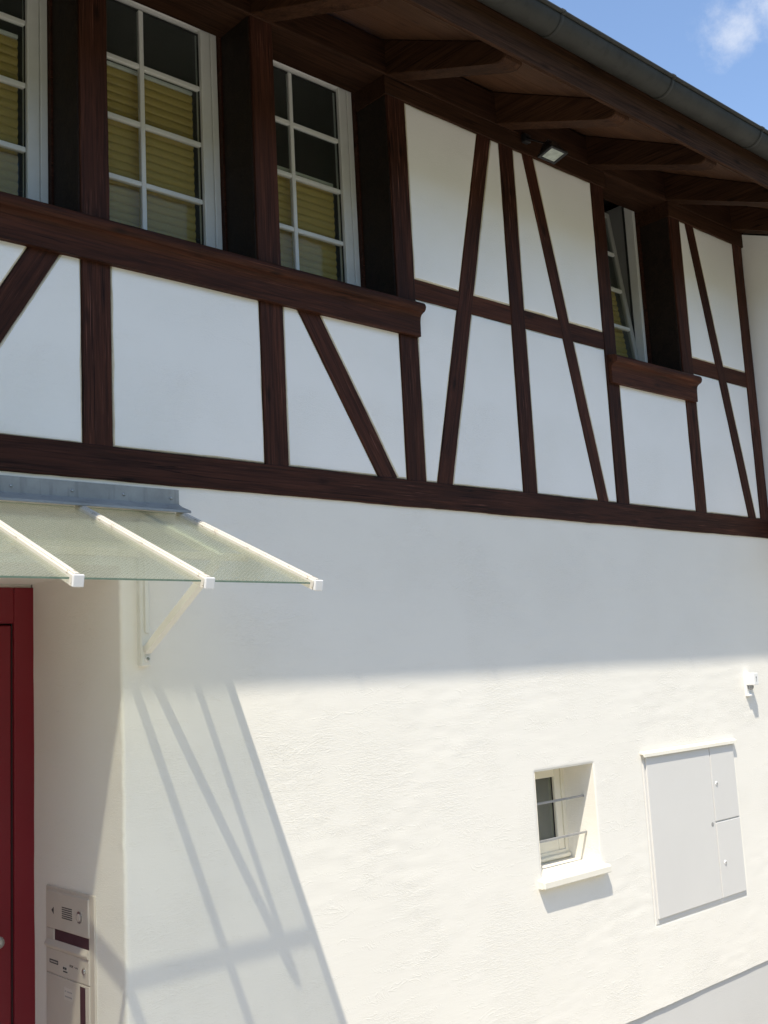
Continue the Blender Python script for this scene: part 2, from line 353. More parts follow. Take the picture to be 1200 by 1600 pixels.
def beam(name, p0, p1, w, d, mat, parent, normal=(0, -1, 0), bev=0.005, wob=0.0018):
    """hewn timber: local X along its length, front face at local z = 0"""
    p0, p1, nz = Vector(p0), Vector(p1), Vector(normal).normalized()
    ax = (p1-p0); ln = ax.length; ax.normalize(); ay = nz.cross(ax).normalized(); nz = ax.cross(ay)
    seed[0] += 13.7; s = seed[0]
    n = max(3, int(ln/0.07)); h = w/2; verts = []; faces = []
    for i in range(n+1):
        t = ln*i/n
        a = h + wob*1.6*n3(t*2.1, s, 0) + wob*n3(t*9, s, 3); b = h + wob*1.6*n3(t*2.1, s, 9) + wob*n3(t*9, s, 13)
        f = wob*0.7*n3(t*3, s, 21)
        verts += [(t, -a, -d), (t, -a, f-bev), (t, -a+bev*0.35, f-bev*0.35), (t, -a+bev, f), (t, b-bev, f), (t, b-bev*0.35, f-bev*0.35), (t, b, f-bev), (t, b, -d)]
    for i in range(n):
        for j in range(8):
            a0, a1 = i*8+j, i*8+(j+1) % 8
            faces.append((a0, a0+8, a1+8, a1))
    faces.append(tuple(range(8))); faces.append(tuple(range(n*8+7, n*8-1, -1)))
    mtx = Matrix(((ax.x, ay.x, nz.x, p0.x), (ax.y, ay.y, nz.y, p0.y), (ax.z, ay.z, nz.z, p0.z), (0, 0, 0, 1)))
    o = mk(name, verts, faces, mat, parent, matrix=mtx)
    bm = bmesh.new(); bm.from_mesh(o.data); bmesh.ops.recalc_face_normals(bm, faces=bm.faces); bm.to_mesh(o.data); bm.free()
    return o
def sweep_x(name, prof, x0, x1, mat, parent, step=0.25, smooth=False, wob=0.0, closed=True):
    """profile of (y, z) points swept along x; origin at the left end"""
    n = max(1, int((x1-x0)/step)); m = len(prof); verts = []; faces = []
    for i in range(n+1):
        t = (x1-x0)*i/n
        for j, (y, z) in enumerate(prof):
            e = wob*n3(t*3, j*0.4, x0); verts.append((t, y+e, z+e))
    for i in range(n):
        for j in range(m if closed else m-1):
            faces.append((i*m+j, i*m+(j+1) % m, (i+1)*m+(j+1) % m, (i+1)*m+j))
    if closed: faces += [tuple(range(m-1, -1, -1)), tuple(range(n*m, n*m+m))]
    o = mk(name, verts, faces, mat, parent, matrix=Matrix.Translation((x0, 0, 0)))
    bm = bmesh.new(); bm.from_mesh(o.data); bmesh.ops.recalc_face_normals(bm, faces=bm.faces); bm.to_mesh(o.data); bm.free()
    if smooth:
        for p in o.data.polygons: p.use_smooth = len(p.vertices) == 4
    return o
def extrude_yz(name, prof, x0, x1, mat, parent, bev=0.004):
    bm = bmesh.new(); c = Vector(((x0+x1)/2, prof[0][0], prof[0][1])); h = (x1-x0)/2
    a = [bm.verts.new((-h, y-c.y, z-c.z)) for y, z in prof]; b = [bm.verts.new((h, y-c.y, z-c.z)) for y, z in prof]
    bm.faces.new(a); bm.faces.new(b[::-1]); n = len(prof)
    for i in range(n): bm.faces.new((a[i], b[i], b[(i+1) % n], a[(i+1) % n]))
    if bev: bmesh.ops.bevel(bm, geom=[e for e in bm.edges if abs(e.verts[0].co.x-e.verts[1].co.x) < 1e-6], offset=bev, segments=1, affect='EDGES')
    return from_bm(name, bm, mat, parent, Matrix.Translation(c))
def cyl(name, c, axis, r, h, mat, parent, seg=16, dome=0.0):
    axis = Vector(axis).normalized(); q = axis.to_track_quat('Z', 'Y').to_matrix().to_4x4(); q.translation = Vector(c)
    verts = []; faces = []; rings = [(r, 0), (r, h*0.75), (r*0.86, h), ] + ([(r*0.5, h+dome)] if dome else [])
    for rr, z in rings: verts += [(rr*math.cos(2*math.pi*i/seg), rr*math.sin(2*math.pi*i/seg), z) for i in range(seg)]
    for k in range(len(rings)-1):
        for i in range(seg): faces.append((k*seg+i, k*seg+(i+1) % seg, (k+1)*seg+(i+1) % seg, (k+1)*seg+i))
    faces.append(tuple(range((len(rings)-1)*seg, len(rings)*seg))); faces.append(tuple(range(seg-1, -1, -1)))
    return mk(name, verts, faces, mat, parent, matrix=q)

# ------------------------------------------------------------------ ground
def build_ground():
    rad = [0, 4, 9, 20, 60, 200, 700, 2000]; verts = [(0, 0, 0)]; faces = []; n = 48; GZ = -0.2
    for r in rad[1:]: verts += [(4+r*math.cos(2*math.pi*i/n), r*math.sin(2*math.pi*i/n), GZ) for i in range(n)]
    verts[0] = (4, 0, GZ)
    for i in range(n): faces.append((0, 1+i, 1+(i+1) % n))
    for k in range(len(rad)-2):
        for i in range(n):
            a = 1+k*n; b = a+n; faces.append((a+i, b+i, b+(i+1) % n, a+(i+1) % n))
    g = mk('ground', verts, faces, 'ground'); g['kind'] = 'structure'
build_ground()
def build_sky_blocker_bank():
    # added, out of view: a grassy bank that blocks the low sky light
    xs = [-60, -48, -38, -30, -26, -23, -20, -18, -16, -14, -12, -10.5, -9, -7.5] + [-4+4*i for i in range(24)]
    ys = [16, 10, 6, 3, 0, -3, -6, -9, -10, -11, -12.5, -15, -18, -22, -28, -36, -48, -60]; v = []; f = []
    for y in ys:
        for x in xs:
            d = max(0.0, -11-y, -7.5-x) + 0.35*min(max(0.0, -11-y), max(0.0, -7.5-x))
            t = min(1, d/20); h = 12.0*t*t*(3-2*t) + 0.9*n3_(x*0.12, y*0.12)*min(1, d/6) - 0.25
            v.append((x, y, h))
    n = len(xs)
    for j in range(len(ys)-1):
        for i in range(n-1):
            if max(v[q][2] for q in (j*n+i, (j+1)*n+i, (j+1)*n+i+1, j*n+i+1)) > -0.24: f.append((j*n+i, (j+1)*n+i, (j+1)*n+i+1, j*n+i+1))
    o = mk('sky_blocker_bank', v, f, 'blocker_green', smooth=True); o['kind'] = 'structure'
def n3_(a, b): return noise.noise(Vector((a, b, 4.2)))
build_sky_blocker_bank()

# ------------------------------------------------------------------ the house
house = thing('timber_framed_house', 'white plastered house with dark brown timber framing above and overhanging eaves', 'house', (4.0, 0.0, 0.0))
DX0, DX1, DTOP, DDEP = 1.19, 2.188, 2.84, 0.82          # entrance recess
WX0, WX1, WZ0, WZ1 = 4.707, 5.232, 1.198, 1.762          # small window
CX0, CX1, CZ0, CZ1 = 5.722, 6.786, 0.760, 1.770          # meter cabinet
WALL_TOP = 3.215

def relief(x, z):
    d = 0.0030*n3(x*0.8, 1.7, z*0.8) + 0.0009*n3(x*2.6, 5.1, z*3.6)
    d += 0.0011*n3(x*7+0.6*z, 9.3, z*22) * max(0, 0.4+n3(x*1.7, 2, z*1.7)*1.6)
    r = n3(x*11+2*n3(x*3, 0, z*3), 3.3, z*17)
    d += 0.0010*max(0, r-0.25)*max(0, 0.5+1.5*n3(x*1.3, 8, z*1.5))
    return -d
def dist_rect(x, z, r):
    return math.hypot(max(r[0]-x, 0, x-r[1]), max(r[2]-z, 0, z-r[3]))
def plinth_line(x): return 0.296 + 0.006*(x-6.2) + 0.004*n3(x*1.1, 4, 0) + 0.0022*n3(x*7, 5, 0) + 0.0010*n3(x*29, 6, 0)

def build_lower_wall():
    rc = 0.014
    path = []                                             # (kind, x, y)
    for y in [0.83, 0.7, 0.55, 0.4, 0.3, 0.22, 0.15, 0.1, 0.06, 0.03]: path.append(('rev', DX1, y))
    for k in range(5):
        a = (math.pi/2)*k/4; path.append(('arc', DX1 + rc*(1-math.cos(a)), rc*(1-math.sin(a))))
    xs = []; x = DX1+rc+0.01
    while x < 7.7: xs.append(x); x += 0.0125
    while x < 11.0: xs.append(x); x += 0.15
    xs.append(11.0)
    for e in (WX0, WX1):
        xs = [q for q in xs if abs(q-e) > 0.008]; xs += [e-0.006, e, e+0.006]
    xs = sorted(xs)
    for x in xs: path.append(('wall', x, 0.0))
    zs = []; z = 0.0
    zs = [0.0] + [0.012*k + 0.02 for k in range(int((WALL_TOP-0.29)/0.012)+1)]
    zs = [0.29 + q for q in zs]
    for e in (WZ0, WZ1, DTOP):
        zs = [q for q in zs if abs(q-e) > 0.007]; zs += [e-0.006, e, e+0.006]
    zs = sorted(zs); zs[-1] = WALL_TOP
    verts = []; faces = []; nc = len(path)
    win = (WX0, WX1, WZ0, WZ1); cab = (CX0, CX1, CZ0, CZ1)
    for i, z in enumerate(zs):
        for kind, x, y in path:
            zz = z
            if kind == 'wall':
                if i == 0: zz = plinth_line(x)
                d = relief(x, z); f = 1.0
                dw = dist_rect(x, z, win); f *= min(1, dw/0.03)
                dc = dist_rect(x, z, cab); f *= min(1, dc/0.03)
                yy = d*f
                if dw < 0.012: yy += 0.0055*(1-dw/0.012)**2
                if dc < 0.006: yy += 0.004
                verts.append((x, yy, zz))
            elif kind == 'arc':
                j = 0.003*n3(z*6, 3, 1) + 0.0022*n3(z*31, 7, 2)
                if z > DTOP - 1e-4: verts.append((x, 0.0 + 0.0005, zz))
                else: verts.append((x - max(-0.004, j), y + 0.4*j, zz))
            else:
                e = 0.004*n3(y*2, 2, z*1.5) + 0.0012*n3(y*9, 4, z*9)
                verts.append((x - e*min(1, (y-0.0)/0.1), y, zz))
    for i in range(len(zs)-1):
        zc = (zs[i]+zs[i+1])/2
        for j in range(nc-1):
            if path[j][0] == 'rev' and zc > DTOP: continue
            xc = (path[j][1]+path[j+1][1])/2
            if path[j][0] == 'wall' and WX0 < xc < WX1 and WZ0 < zc < WZ1: continue
            faces.append((i*nc+j, i*nc+j+1, (i+1)*nc+j+1, (i+1)*nc+j))
    o = mk('wall', verts, faces, 'plaster', house, smooth=True)
    return o
build_lower_wall()
# rest of the ground-floor wall: over and left of the entrance, the recess itself, plinth, backing
def simple_wall(name, quads, mat):
    v = []; f = []
    for q in quads:
        b = len(v); v += q; f.append((b, b+1, b+2, b+3))
    return mk(name, v, f, mat, house)
simple_wall('wall', [[(DX0, 0, DTOP), (DX1, 0, DTOP), (DX1, 0, WALL_TOP), (DX0, 0, WALL_TOP)], [(-4, 0, 0.29), (DX0, 0, 0.29), (DX0, 0, WALL_TOP), (-4, 0, WALL_TOP)],
    [(DX0, 0, 0), (DX0, 0.84, 0), (DX0, 0.84, DTOP), (DX0, 0, DTOP)], [(DX0, 0, DTOP), (DX0, 0.84, DTOP), (DX1, 0.84, DTOP), (DX1, 0, DTOP)],
    [(DX0, .84, 2.8), (DX1, .84, 2.8), (DX1, .84, DTOP), (DX0, .84, DTOP)]], 'plaster')
box('plinth', DX1+0.012, 11, 0.013, 0.3, -0.5, 0.33, 'plinth', house)
box('plinth', -4, DX0-0.012, 0.013, 0.3, -0.5, 0.289, 'plinth', house)
box('threshold', DX0, DX1, 0.05, 0.9, -0.5, 0.05, 'plinth', house, 0.004)
# window reveal of the small window (sides and lintel) with slightly uneven faces
def small_reveal():
    e = 0.0022
    v = []; f = []
    def quad(a, b, c, d, nrm):
        n = 14; base = len(v)
        for i in range(n+1):
            for j in range(n+1):
                s, t = i/n, j/n
                p = (Vector(a)*(1-s)+Vector(b)*s)*(1-t) + (Vector(d)*(1-s)+Vector(c)*s)*t
                w = min(1, t*4)
                p += Vector(nrm)*0.003*w*n3(p.x*7+nrm[0], p.y*12, p.z*7+3)
                v.append(p)
        for i in range(n):
            for j in range(n): f.append((base+i*(n+1)+j, base+(i+1)*(n+1)+j, base+(i+1)*(n+1)+j+1, base+i*(n+1)+j+1))
    quad((WX1, e, WZ0-.03), (WX1, e, WZ1), (WX1, .30, WZ1), (WX1, .30, WZ0-.03), (1, 0, 0))
    quad((WX0, e, WZ0-.03), (WX0, e, WZ1), (WX0, .30, WZ1), (WX0, .30, WZ0-.03), (1, 0, 0))
    quad((WX0, e, WZ1), (WX1, e, WZ1), (WX1, .30, WZ1), (WX0, .30, WZ1), (0, 0, 1))
    mk('window_reveal', v, f, 'plaster', house, smooth=True)
small_reveal()
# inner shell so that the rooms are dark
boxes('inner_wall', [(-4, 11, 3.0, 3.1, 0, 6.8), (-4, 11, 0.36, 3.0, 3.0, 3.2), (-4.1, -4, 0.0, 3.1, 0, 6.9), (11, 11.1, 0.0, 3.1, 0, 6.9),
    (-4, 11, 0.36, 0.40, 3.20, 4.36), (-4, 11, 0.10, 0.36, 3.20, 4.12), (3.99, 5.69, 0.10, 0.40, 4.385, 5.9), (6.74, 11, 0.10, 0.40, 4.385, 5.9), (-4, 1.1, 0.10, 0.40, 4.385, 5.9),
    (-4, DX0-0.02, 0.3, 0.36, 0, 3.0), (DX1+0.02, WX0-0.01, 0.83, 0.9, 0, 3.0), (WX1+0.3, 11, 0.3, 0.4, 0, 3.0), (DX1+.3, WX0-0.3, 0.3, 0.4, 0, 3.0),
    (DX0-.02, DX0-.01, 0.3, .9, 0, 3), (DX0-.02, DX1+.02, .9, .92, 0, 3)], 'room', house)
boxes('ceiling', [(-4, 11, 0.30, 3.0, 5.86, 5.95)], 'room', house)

# ---- timbers. Face depths step so that no two faces share a plane
ZB0, ZB1 = 3.192, 3.335                    # bottom beam
ZS = 4.145                                 # underside of the window sills on the wall plane
ZP = 5.487                                 # underside of the wall plate
RAIL0, RAIL1 = 4.345, 4.458
POSTS = [(1.10, 1.24), (2.030, 2.163), (2.943, 3.078), (3.853, 3.987), (4.779, 4.901), (5.688, 5.815), (6.604, 6.735), (7.480, 7.606)]
beam('bottom_beam', (-4, -0.014, (ZB0+ZB1)/2), (7.64, -0.014, (ZB0+ZB1)/2), ZB1-ZB0, 0.2, 'wood', house, wob=0.0022)
for x0, x1 in POSTS:
    beam('post', ((x0+x1)/2, -0.010, ZB1-0.01), ((x0+x1)/2, -0.010, 5.61), x1-x0, 0.255, 'wood', house)
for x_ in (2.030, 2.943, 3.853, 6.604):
    box('reveal_side_strip', x_-0.006, x_+0.004, 0.004, 0.236, 4.30, 5.605, 'dark_wood', house, 0.001)  # thin boxes, darker than the timber, over the posts' left sides
beam('wall_plate', (-4, -0.020, 5.699), (7.64, -0.020, 5.699), 0.202, 0.26, 'plate_wood', house)
for a_, b_ in ((3.836, 5.832), (6.590, 7.64)):
    beam('lower_plate', (a_, -0.017, (ZP+5.60)/2), (b_, -0.017, (ZP+5.60)/2), 5.60-ZP, 0.25, 'plate_wood', house)
BR = {'d1': ((1.896, ZS+.03), (1.387, ZB1-.02), 0.116), 'd2': ((3.211, ZS+.03), (3.730, ZB1-.02), 0.116),
      'd3': ((4.648, ZP+.02), (4.128, ZB1-.02), 0.111), 'd4': ((5.040, ZP+.02), (5.548, ZB1-.02), 0.097), 'd5': ((6.866, ZP+.02), (7.365, ZB1-.02), 0.101)}
for n_, (a, b, w) in BR.items():
    beam('brace', (a[0], -0.0075, a[1]), (b[0], -0.0075, b[1]), w, 0.12, 'wood', house)
def brace_x(n_, z):
    a, b, w = BR[n_]; return a[0] + (b[0]-a[0])*(z-a[1])/(b[1]-a[1])
for bay, d in (((3.987, 4.779), 'd3'), ((4.901, 5.688), 'd4'), ((6.735, 7.480), 'd5')):
    zm = (RAIL0+RAIL1)/2; xm = brace_x(d, zm)
    beam('rail', (bay[0]-.005, -0.005, zm), (xm, -0.005, zm), RAIL1-RAIL0, 0.12, 'wood_sill', house)
    beam('rail', (xm, -0.0048, zm), (bay[1]+.005, -0.0048, zm), RAIL1-RAIL0, 0.12, 'wood_sill', house)
# moulded window sills
def ogee():
    p = [(0.30, 4.125), (-0.034, 4.123), (-0.036, 4.205), (-0.040, 4.228), (-0.048, 4.240), (-0.058, 4.2455)]
    for k in range(7):
        a = -math.pi/2 + math.pi*k/6; p.append((-0.060 - 0.024*math.cos(a), 4.274 + 0.0275*math.sin(a)))
    p += [(-0.02, 4.309), (0.10, 4.33), (0.30, 4.375)]
    return p
sweep_x('window_sill', ogee(), -1.0, 3.985, 'wood_sill', house, 0.12, wob=0.0012)
sweep_x('window_sill', ogee(), 5.705, 6.712, 'wood_sill', house, 0.12, wob=0.0012)

# ---- plaster infill panels between the timbers
def clip(poly, a, b, c):
    out = []; n = len(poly)
    for i in range(n):
        p, q = poly[i], poly[(i+1) % n]; fp = a*p[0]+b*p[1]-c; fq = a*q[0]+b*q[1]-c
        if fp <= 0: out.append(p)
        if fp*fq < 0:
            t = fp/(fp-fq); out.append((p[0]+(q[0]-p[0])*t, p[1]+(q[1]-p[1])*t))
    return out
def inset(poly, d):
    cx = sum(p[0] for p in poly)/len(poly); cz = sum(p[1] for p in poly)/len(poly); r = poly
    n = len(poly)
    for i in range(n):
        p, q = poly[i], poly[(i+1) % n]; ex, ez = q[0]-p[0], q[1]-p[1]; l = math.hypot(ex, ez)
        a, b = ez/l, -ex/l; c = a*p[0]+b*p[1]
        if a*cx+b*cz > c: a, b, c = -a, -b, -c
        r = clip(r, a, b, c-d)
    return r
def panel(poly):
    # drop slivers
    q = []
    for p in poly:
        if not q or math.hypot(p[0]-q[-1][0], p[1]-q[-1][1]) > 0.004: q.append(p)
    if math.hypot(q[0][0]-q[-1][0], q[0][1]-q[-1][1]) < 0.004: q.pop()
    area = abs(sum(q[i][0]*q[(i+1) % len(q)][1]-q[(i+1) % len(q)][0]*q[i][1] for i in range(len(q)))/2)
    if len(q) < 3 or area < 0.006: return
    cx = sum(p[0] for p in q)/len(q); cz = sum(p[1] for p in q)/len(q)
    seed[0] += 3.3; s = seed[0]
    rings = [(-0.006, 0.05), (0.0005, 0.005), (0.004, -0.0015), (0.010, -0.0042), (0.021, -0.0055), (0.05, -0.0060)]
    polys = [q if d <= 0 else inset(q, d) for d, y in rings]
    polys[0] = q
    k = len(q)
    while polys and len(polys[-1]) != k: polys.pop()
    verts = []; faces = []; midx = []; cnt = None
    seglen = [max(1, int(math.hypot(q[(i+1) % k][0]-q[i][0], q[(i+1) % k][1]-q[i][1])/0.05)) for i in range(k)]
    m = sum(seglen)
    for ri, pl in enumerate(polys):
        y = rings[ri][1]
        for i in range(k):
            a, b = pl[i], pl[(i+1) % k]
            for j in range(seglen[i]):
                t = j/seglen[i]; x, z = a[0]+(b[0]-a[0])*t, a[1]+(b[1]-a[1])*t
                w = 0.0045*(n3(x*5, s, z*5)+0.6*n3(x*19, s, z*19)) if ri == 3 else (0.0022*n3(x*8, s, z*8) if ri else 0)
                dx, dz = cx-x, cz-z; l = math.hypot(dx, dz)
                verts.append((x+dx/l*w-cx, y, z+dz/l*w-cz))
    for ri in range(len(polys)-1):
        for i in range(m):
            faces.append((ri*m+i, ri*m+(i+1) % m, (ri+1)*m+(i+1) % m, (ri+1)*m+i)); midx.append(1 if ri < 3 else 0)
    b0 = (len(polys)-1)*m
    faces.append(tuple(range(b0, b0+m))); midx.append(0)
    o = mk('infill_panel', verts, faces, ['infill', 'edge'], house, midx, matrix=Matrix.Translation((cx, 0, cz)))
    bm = bmesh.new(); bm.from_mesh(o.data); bmesh.ops.recalc_face_normals(bm, faces=bm.faces)
    if sum(f.normal.y*f.calc_area() for f in bm.faces) > 0: bmesh.ops.reverse_faces(bm, faces=bm.faces)
    bm.to_mesh(o.data); bm.free()
    for p in o.data.polygons: p.use_smooth = True
def bay(x0, x1, z0, z1, d=None):
    rect = [(x0, z0), (x1, z0), (x1, z1), (x0, z1)]
    if d is None: panel(rect); return
    a, b, w = BR[d]; ux, uz = b[0]-a[0], b[1]-a[1]; l = math.hypot(ux, uz); nx, nz = uz/l, -ux/l
    c = nx*a[0]+nz*a[1]
    panel(clip(rect, nx, nz, c-w/2)); panel(clip(rect, -nx, -nz, -c-w/2))
zb = ZB1-0.001
bay(1.24, 2.030, zb, ZS, 'd1'); bay(2.163, 2.943, zb, ZS); bay(3.078, 3.853, zb, ZS, 'd2'); bay(5.815, 6.604, zb, ZS)
for bx, d in (((3.987, 4.779), 'd3'), ((4.901, 5.688), 'd4'), ((6.735, 7.480), 'd5')):
    bay(*bx, zb, RAIL0, d); bay(*bx, RAIL1, ZP+0.004, d)
# projecting part of the upper floor beyond the last post: its near side faces the camera
extrude_yz('infill_panel', [(0.05, 3.30), (-0.60, 3.30), (-0.60, 5.36), (0.05, 5.62)], 7.622, 7.75, 'infill', house, 0)
box('bottom_beam', 7.612, 7.74, -0.62, -0.016, 3.18, 3.337, 'wood', house, 0.004)
box('post', 7.612, 7.76, -0.75, -0.60, 3.18, 5.34, 'wood', house, 0.004)
box('bay_front', 7.76, 11, -0.74, 0.05, 3.2, 5.33, 'infill', house)

# ---- eaves
def soff(y): return 5.81 + 0.51*(y+0.02)
RAF = [(3.846+0.9055*k, 3.980+0.9055*k) for k in range(-6, 8)]
for x0, x1 in RAF:
    rb = lambda y: 5.608+0.40*y
    pr = [(0.10, rb(0.10)), (-0.77, rb(-0.77)), (-0.805, rb(-0.805)+0.002), (-0.835, rb(-0.835)+0.010), (-0.858, rb(-0.858)+0.030), (-0.871, rb(-0.871)+0.065), (-0.872, soff(-0.872)-0.002), (0.10, soff(0.10)-0.002)]
    extrude_yz('rafter', pr, x0, x1, 'wood_eave', house, 0.006)
def soffit_boards():
    # boards run along the eave, close-jointed
    n = 6; y0, y1 = 0.32, -0.874
    for k in range(n):
        a = y0+(y1-y0)*k/n; b = y0+(y1-y0)*(k+1)/n + 0.0015
        sweep_x('soffit_board', [(a, soff(a)), (b, soff(b)), (b, soff(b)+0.022), (a, soff(a)+0.022)], -4, 11, 'soffit', house, 3.0)
soffit_boards()
sweep_x('fascia_board', [(-0.8755, 5.500), (-0.8755, 5.302), (-0.879, 5.298), (-0.894, 5.298), (-0.897, 5.302), (-0.897, 5.500)], -4, 11, 'fascia', house, 0.3, wob=0.001)
def build_gutter():
    r, cy, cz = 0.080, -0.968, 5.527; prof = []
    for k in range(15):
        a = math.pi + math.pi*k/14; prof.append((cy + r*math.cos(a), cz + r*math.sin(a)))
    inn = [(cy + (r-0.003)*math.cos(math.pi + math.pi*k/14), cz + (r-0.003)*math.sin(math.pi + math.pi*k/14)) for k in range(15)][::-1]
    g = sweep_x('gutter', prof + inn, -4, 11, 'zinc', house, 0.9, smooth=True)
    bead = [(cy - r - 0.004 + 0.011*math.cos(2*math.pi*k/10), cz + 0.004 + 0.011*math.sin(2*math.pi*k/10)) for k in range(10)]
    sweep_x('gutter_bead', bead, -4, 11, 'zinc', g, 1.0, smooth=True)
    for k in range(-7, 7):
        x = 4.075 + 0.972*k
        if x < -3.5: continue
        ring = [(cy + (r+0.0035)*math.cos(math.pi + math.pi*j/14), cz + (r+0.0035)*math.sin(math.pi + math.pi*j/14)) for j in range(15)]
        ring2 = [(cy + (r-0.0005)*math.cos(math.pi + math.pi*j/14), cz + (r-0.0005)*math.sin(math.pi + math.pi*j/14)) for j in range(15)][::-1]
        sweep_x('gutter_bracket', ring + ring2, x, x+0.024, 'zinc', g, 0.1, smooth=True)
        bb = [(cy - r - 0.004 + 0.0145*math.cos(2*math.pi*j/10), cz + 0.004 + 0.0145*math.sin(2*math.pi*j/10)) for j in range(10)]
        sweep_x('bracket_hook', bb, x, x+0.024, 'zinc', g, 0.1, smooth=True)
build_gutter()
# roof: sheathing and rows of tiles rising behind the gutter
sweep_x('roof', [(-0.874, 5.405), (-0.874, 5.50), (3.2, 5.50+4.1*0.51), (3.2, 5.41+4.1*0.51)], -4.2, 11.2, 'tile', house, 3)
def roof_tiles():
    me = None
    for row in range(3):
        y = -0.93 + row*0.30; z = 5.515 + row*0.30*0.51 + 0.02
        prof = [(y, z), (y, z+0.02), (y+0.36, z+0.36*0.51+0.018), (y+0.36, z+0.36*0.51)]
        sweep_x('roof_tile_course', prof, -4.2, 11.2, 'tile', house, 3)
roof_tiles()

# ------------------------------------------------------------------ upper windows
def rect_frame(name, x0, x1, z0, z1, wd, y0, y1, mat, parent, bev=0.003, wl=None, wb=None):
    wl = wl or wd; wb = wb or wd
    bm = bmesh.new()
    add_box(bm, x0, x0+wl, y0, y1, z0, z1, bev); add_box(bm, x1-wd, x1, y0, y1, z0, z1, bev)
    add_box(bm, x0+wl-0.001, x1-wd+0.001, y0+0.0004, y1-0.0004, z1-wd, z1-0.0004, bev); add_box(bm, x0+wl-0.001, x1-wd+0.001, y0+0.0004, y1-0.0004, z0+0.0004, z0+wb, bev)
    return from_bm(name, bm, mat, parent)
slat_mesh = [None]
def blind(win, x0, x1, ztop, zbot, y, mtx=None):
    p = 0.0425
    if slat_mesh[0] is None:
        prof = [(0.0, 0.0), (-0.006, 0.008), (-0.009, 0.019), (-0.008, 0.030), (-0.003, 0.0405), (0.002, 0.0405), (0.002, 0.0)]
        v = []; m = len(prof)
        for x in (0, 1): v += [(x, a, b) for a, b in prof]
        f = [(j, (j+1) % m, (j+1) % m + m, j+m) for j in range(m)] + [tuple(range(m)), tuple(range(2*m-1, m-1, -1))]
        me = bpy.data.meshes.new('slat'); me.from_pydata(v, [], f); me.materials.append(M['slat'])
        bm = bmesh.new(); bm.from_mesh(me); bmesh.ops.recalc_face_normals(bm, faces=bm.faces); bm.to_mesh(me); bm.free()
        slat_mesh[0] = me
    z = ztop - p
    while z > zbot:
        o = bpy.data.objects.new('slat', slat_mesh[0])
        t = Matrix.Translation((x0, y, z)) @ Matrix.Diagonal((x1-x0, 1, 1, 1))
        o.matrix_world = (mtx @ t) if mtx is not None else t
        link(o, win); z -= p
    bar = box('blind_rail', x0, x1, y-0.012, y+0.006, ztop, ztop+0.018, 'white', win, 0.002)
    if mtx is not None: bar.matrix_world = mtx @ bar.matrix_world
def upper_window(post_left, blind_top):
    xr = post_left - 0.017; gr = xr - 0.092; mul = gr - 0.328; gl = mul - 0.328; xl = gl - 0.092
    zt, zb_ = 5.705, 4.33; gt, gb = 5.600, 4.40
    w = rect_frame('window', xl, xr, zb_, zt, 0.034, 0.262, 0.335, 'white', house)
    rect_frame('sash', xl+0.036, xr-0.036, zb_+0.03, zt-0.036, 0.056, 0.266, 0.325, 'white', w, 0.005)
    rect_frame('gasket', gl-0.002, gr+0.002, gb-0.02, gt+0.002, 0.006, 0.290, 0.30, 'dark', w, 0)
    zc = [gb, 4.700, 5.003, 5.304, gt]
    for i in range(4):
        for a, b in ((gl, mul), (mul, gr)):
            box('pane', a+0.002, b-0.002, 0.300, 0.304, zc[i]+0.002, zc[i+1]-0.002, 'glass', w)
    box('glazing_bar', mul-0.0125, mul+0.0125, 0.286, 0.312, gb, gt, 'white', w, 0.003)
    for z in zc[1:4]:
        box('glazing_bar', gl, mul-0.0125, 0.2875, 0.311, z-0.0125, z+0.0125, 'white', w, 0.003)
        box('glazing_bar', mul+0.0125, gr, 0.2875, 0.311, z-0.0125, z+0.0125, 'white', w, 0.003)
    blind(w, gl+0.01, gr-0.014, blind_top, 4.36, 0.345)
    box('batten', xr+0.001, post_left+0.004, 0.236, 0.30, 4.30, 5.75, 'wood', house)
    return w
upper_window(2.030, 5.245); upper_window(2.943, 5.285); upper_window(3.853, 5.045)
box('window_head', -1.15, 3.9, 0.245, 0.34, 5.706, 5.85, 'plate_wood', house, 0.003)
box('window_head', 5.75, 6.66, 0.245, 0.34, 5.706, 5.85, 'plate_wood', house, 0.003)
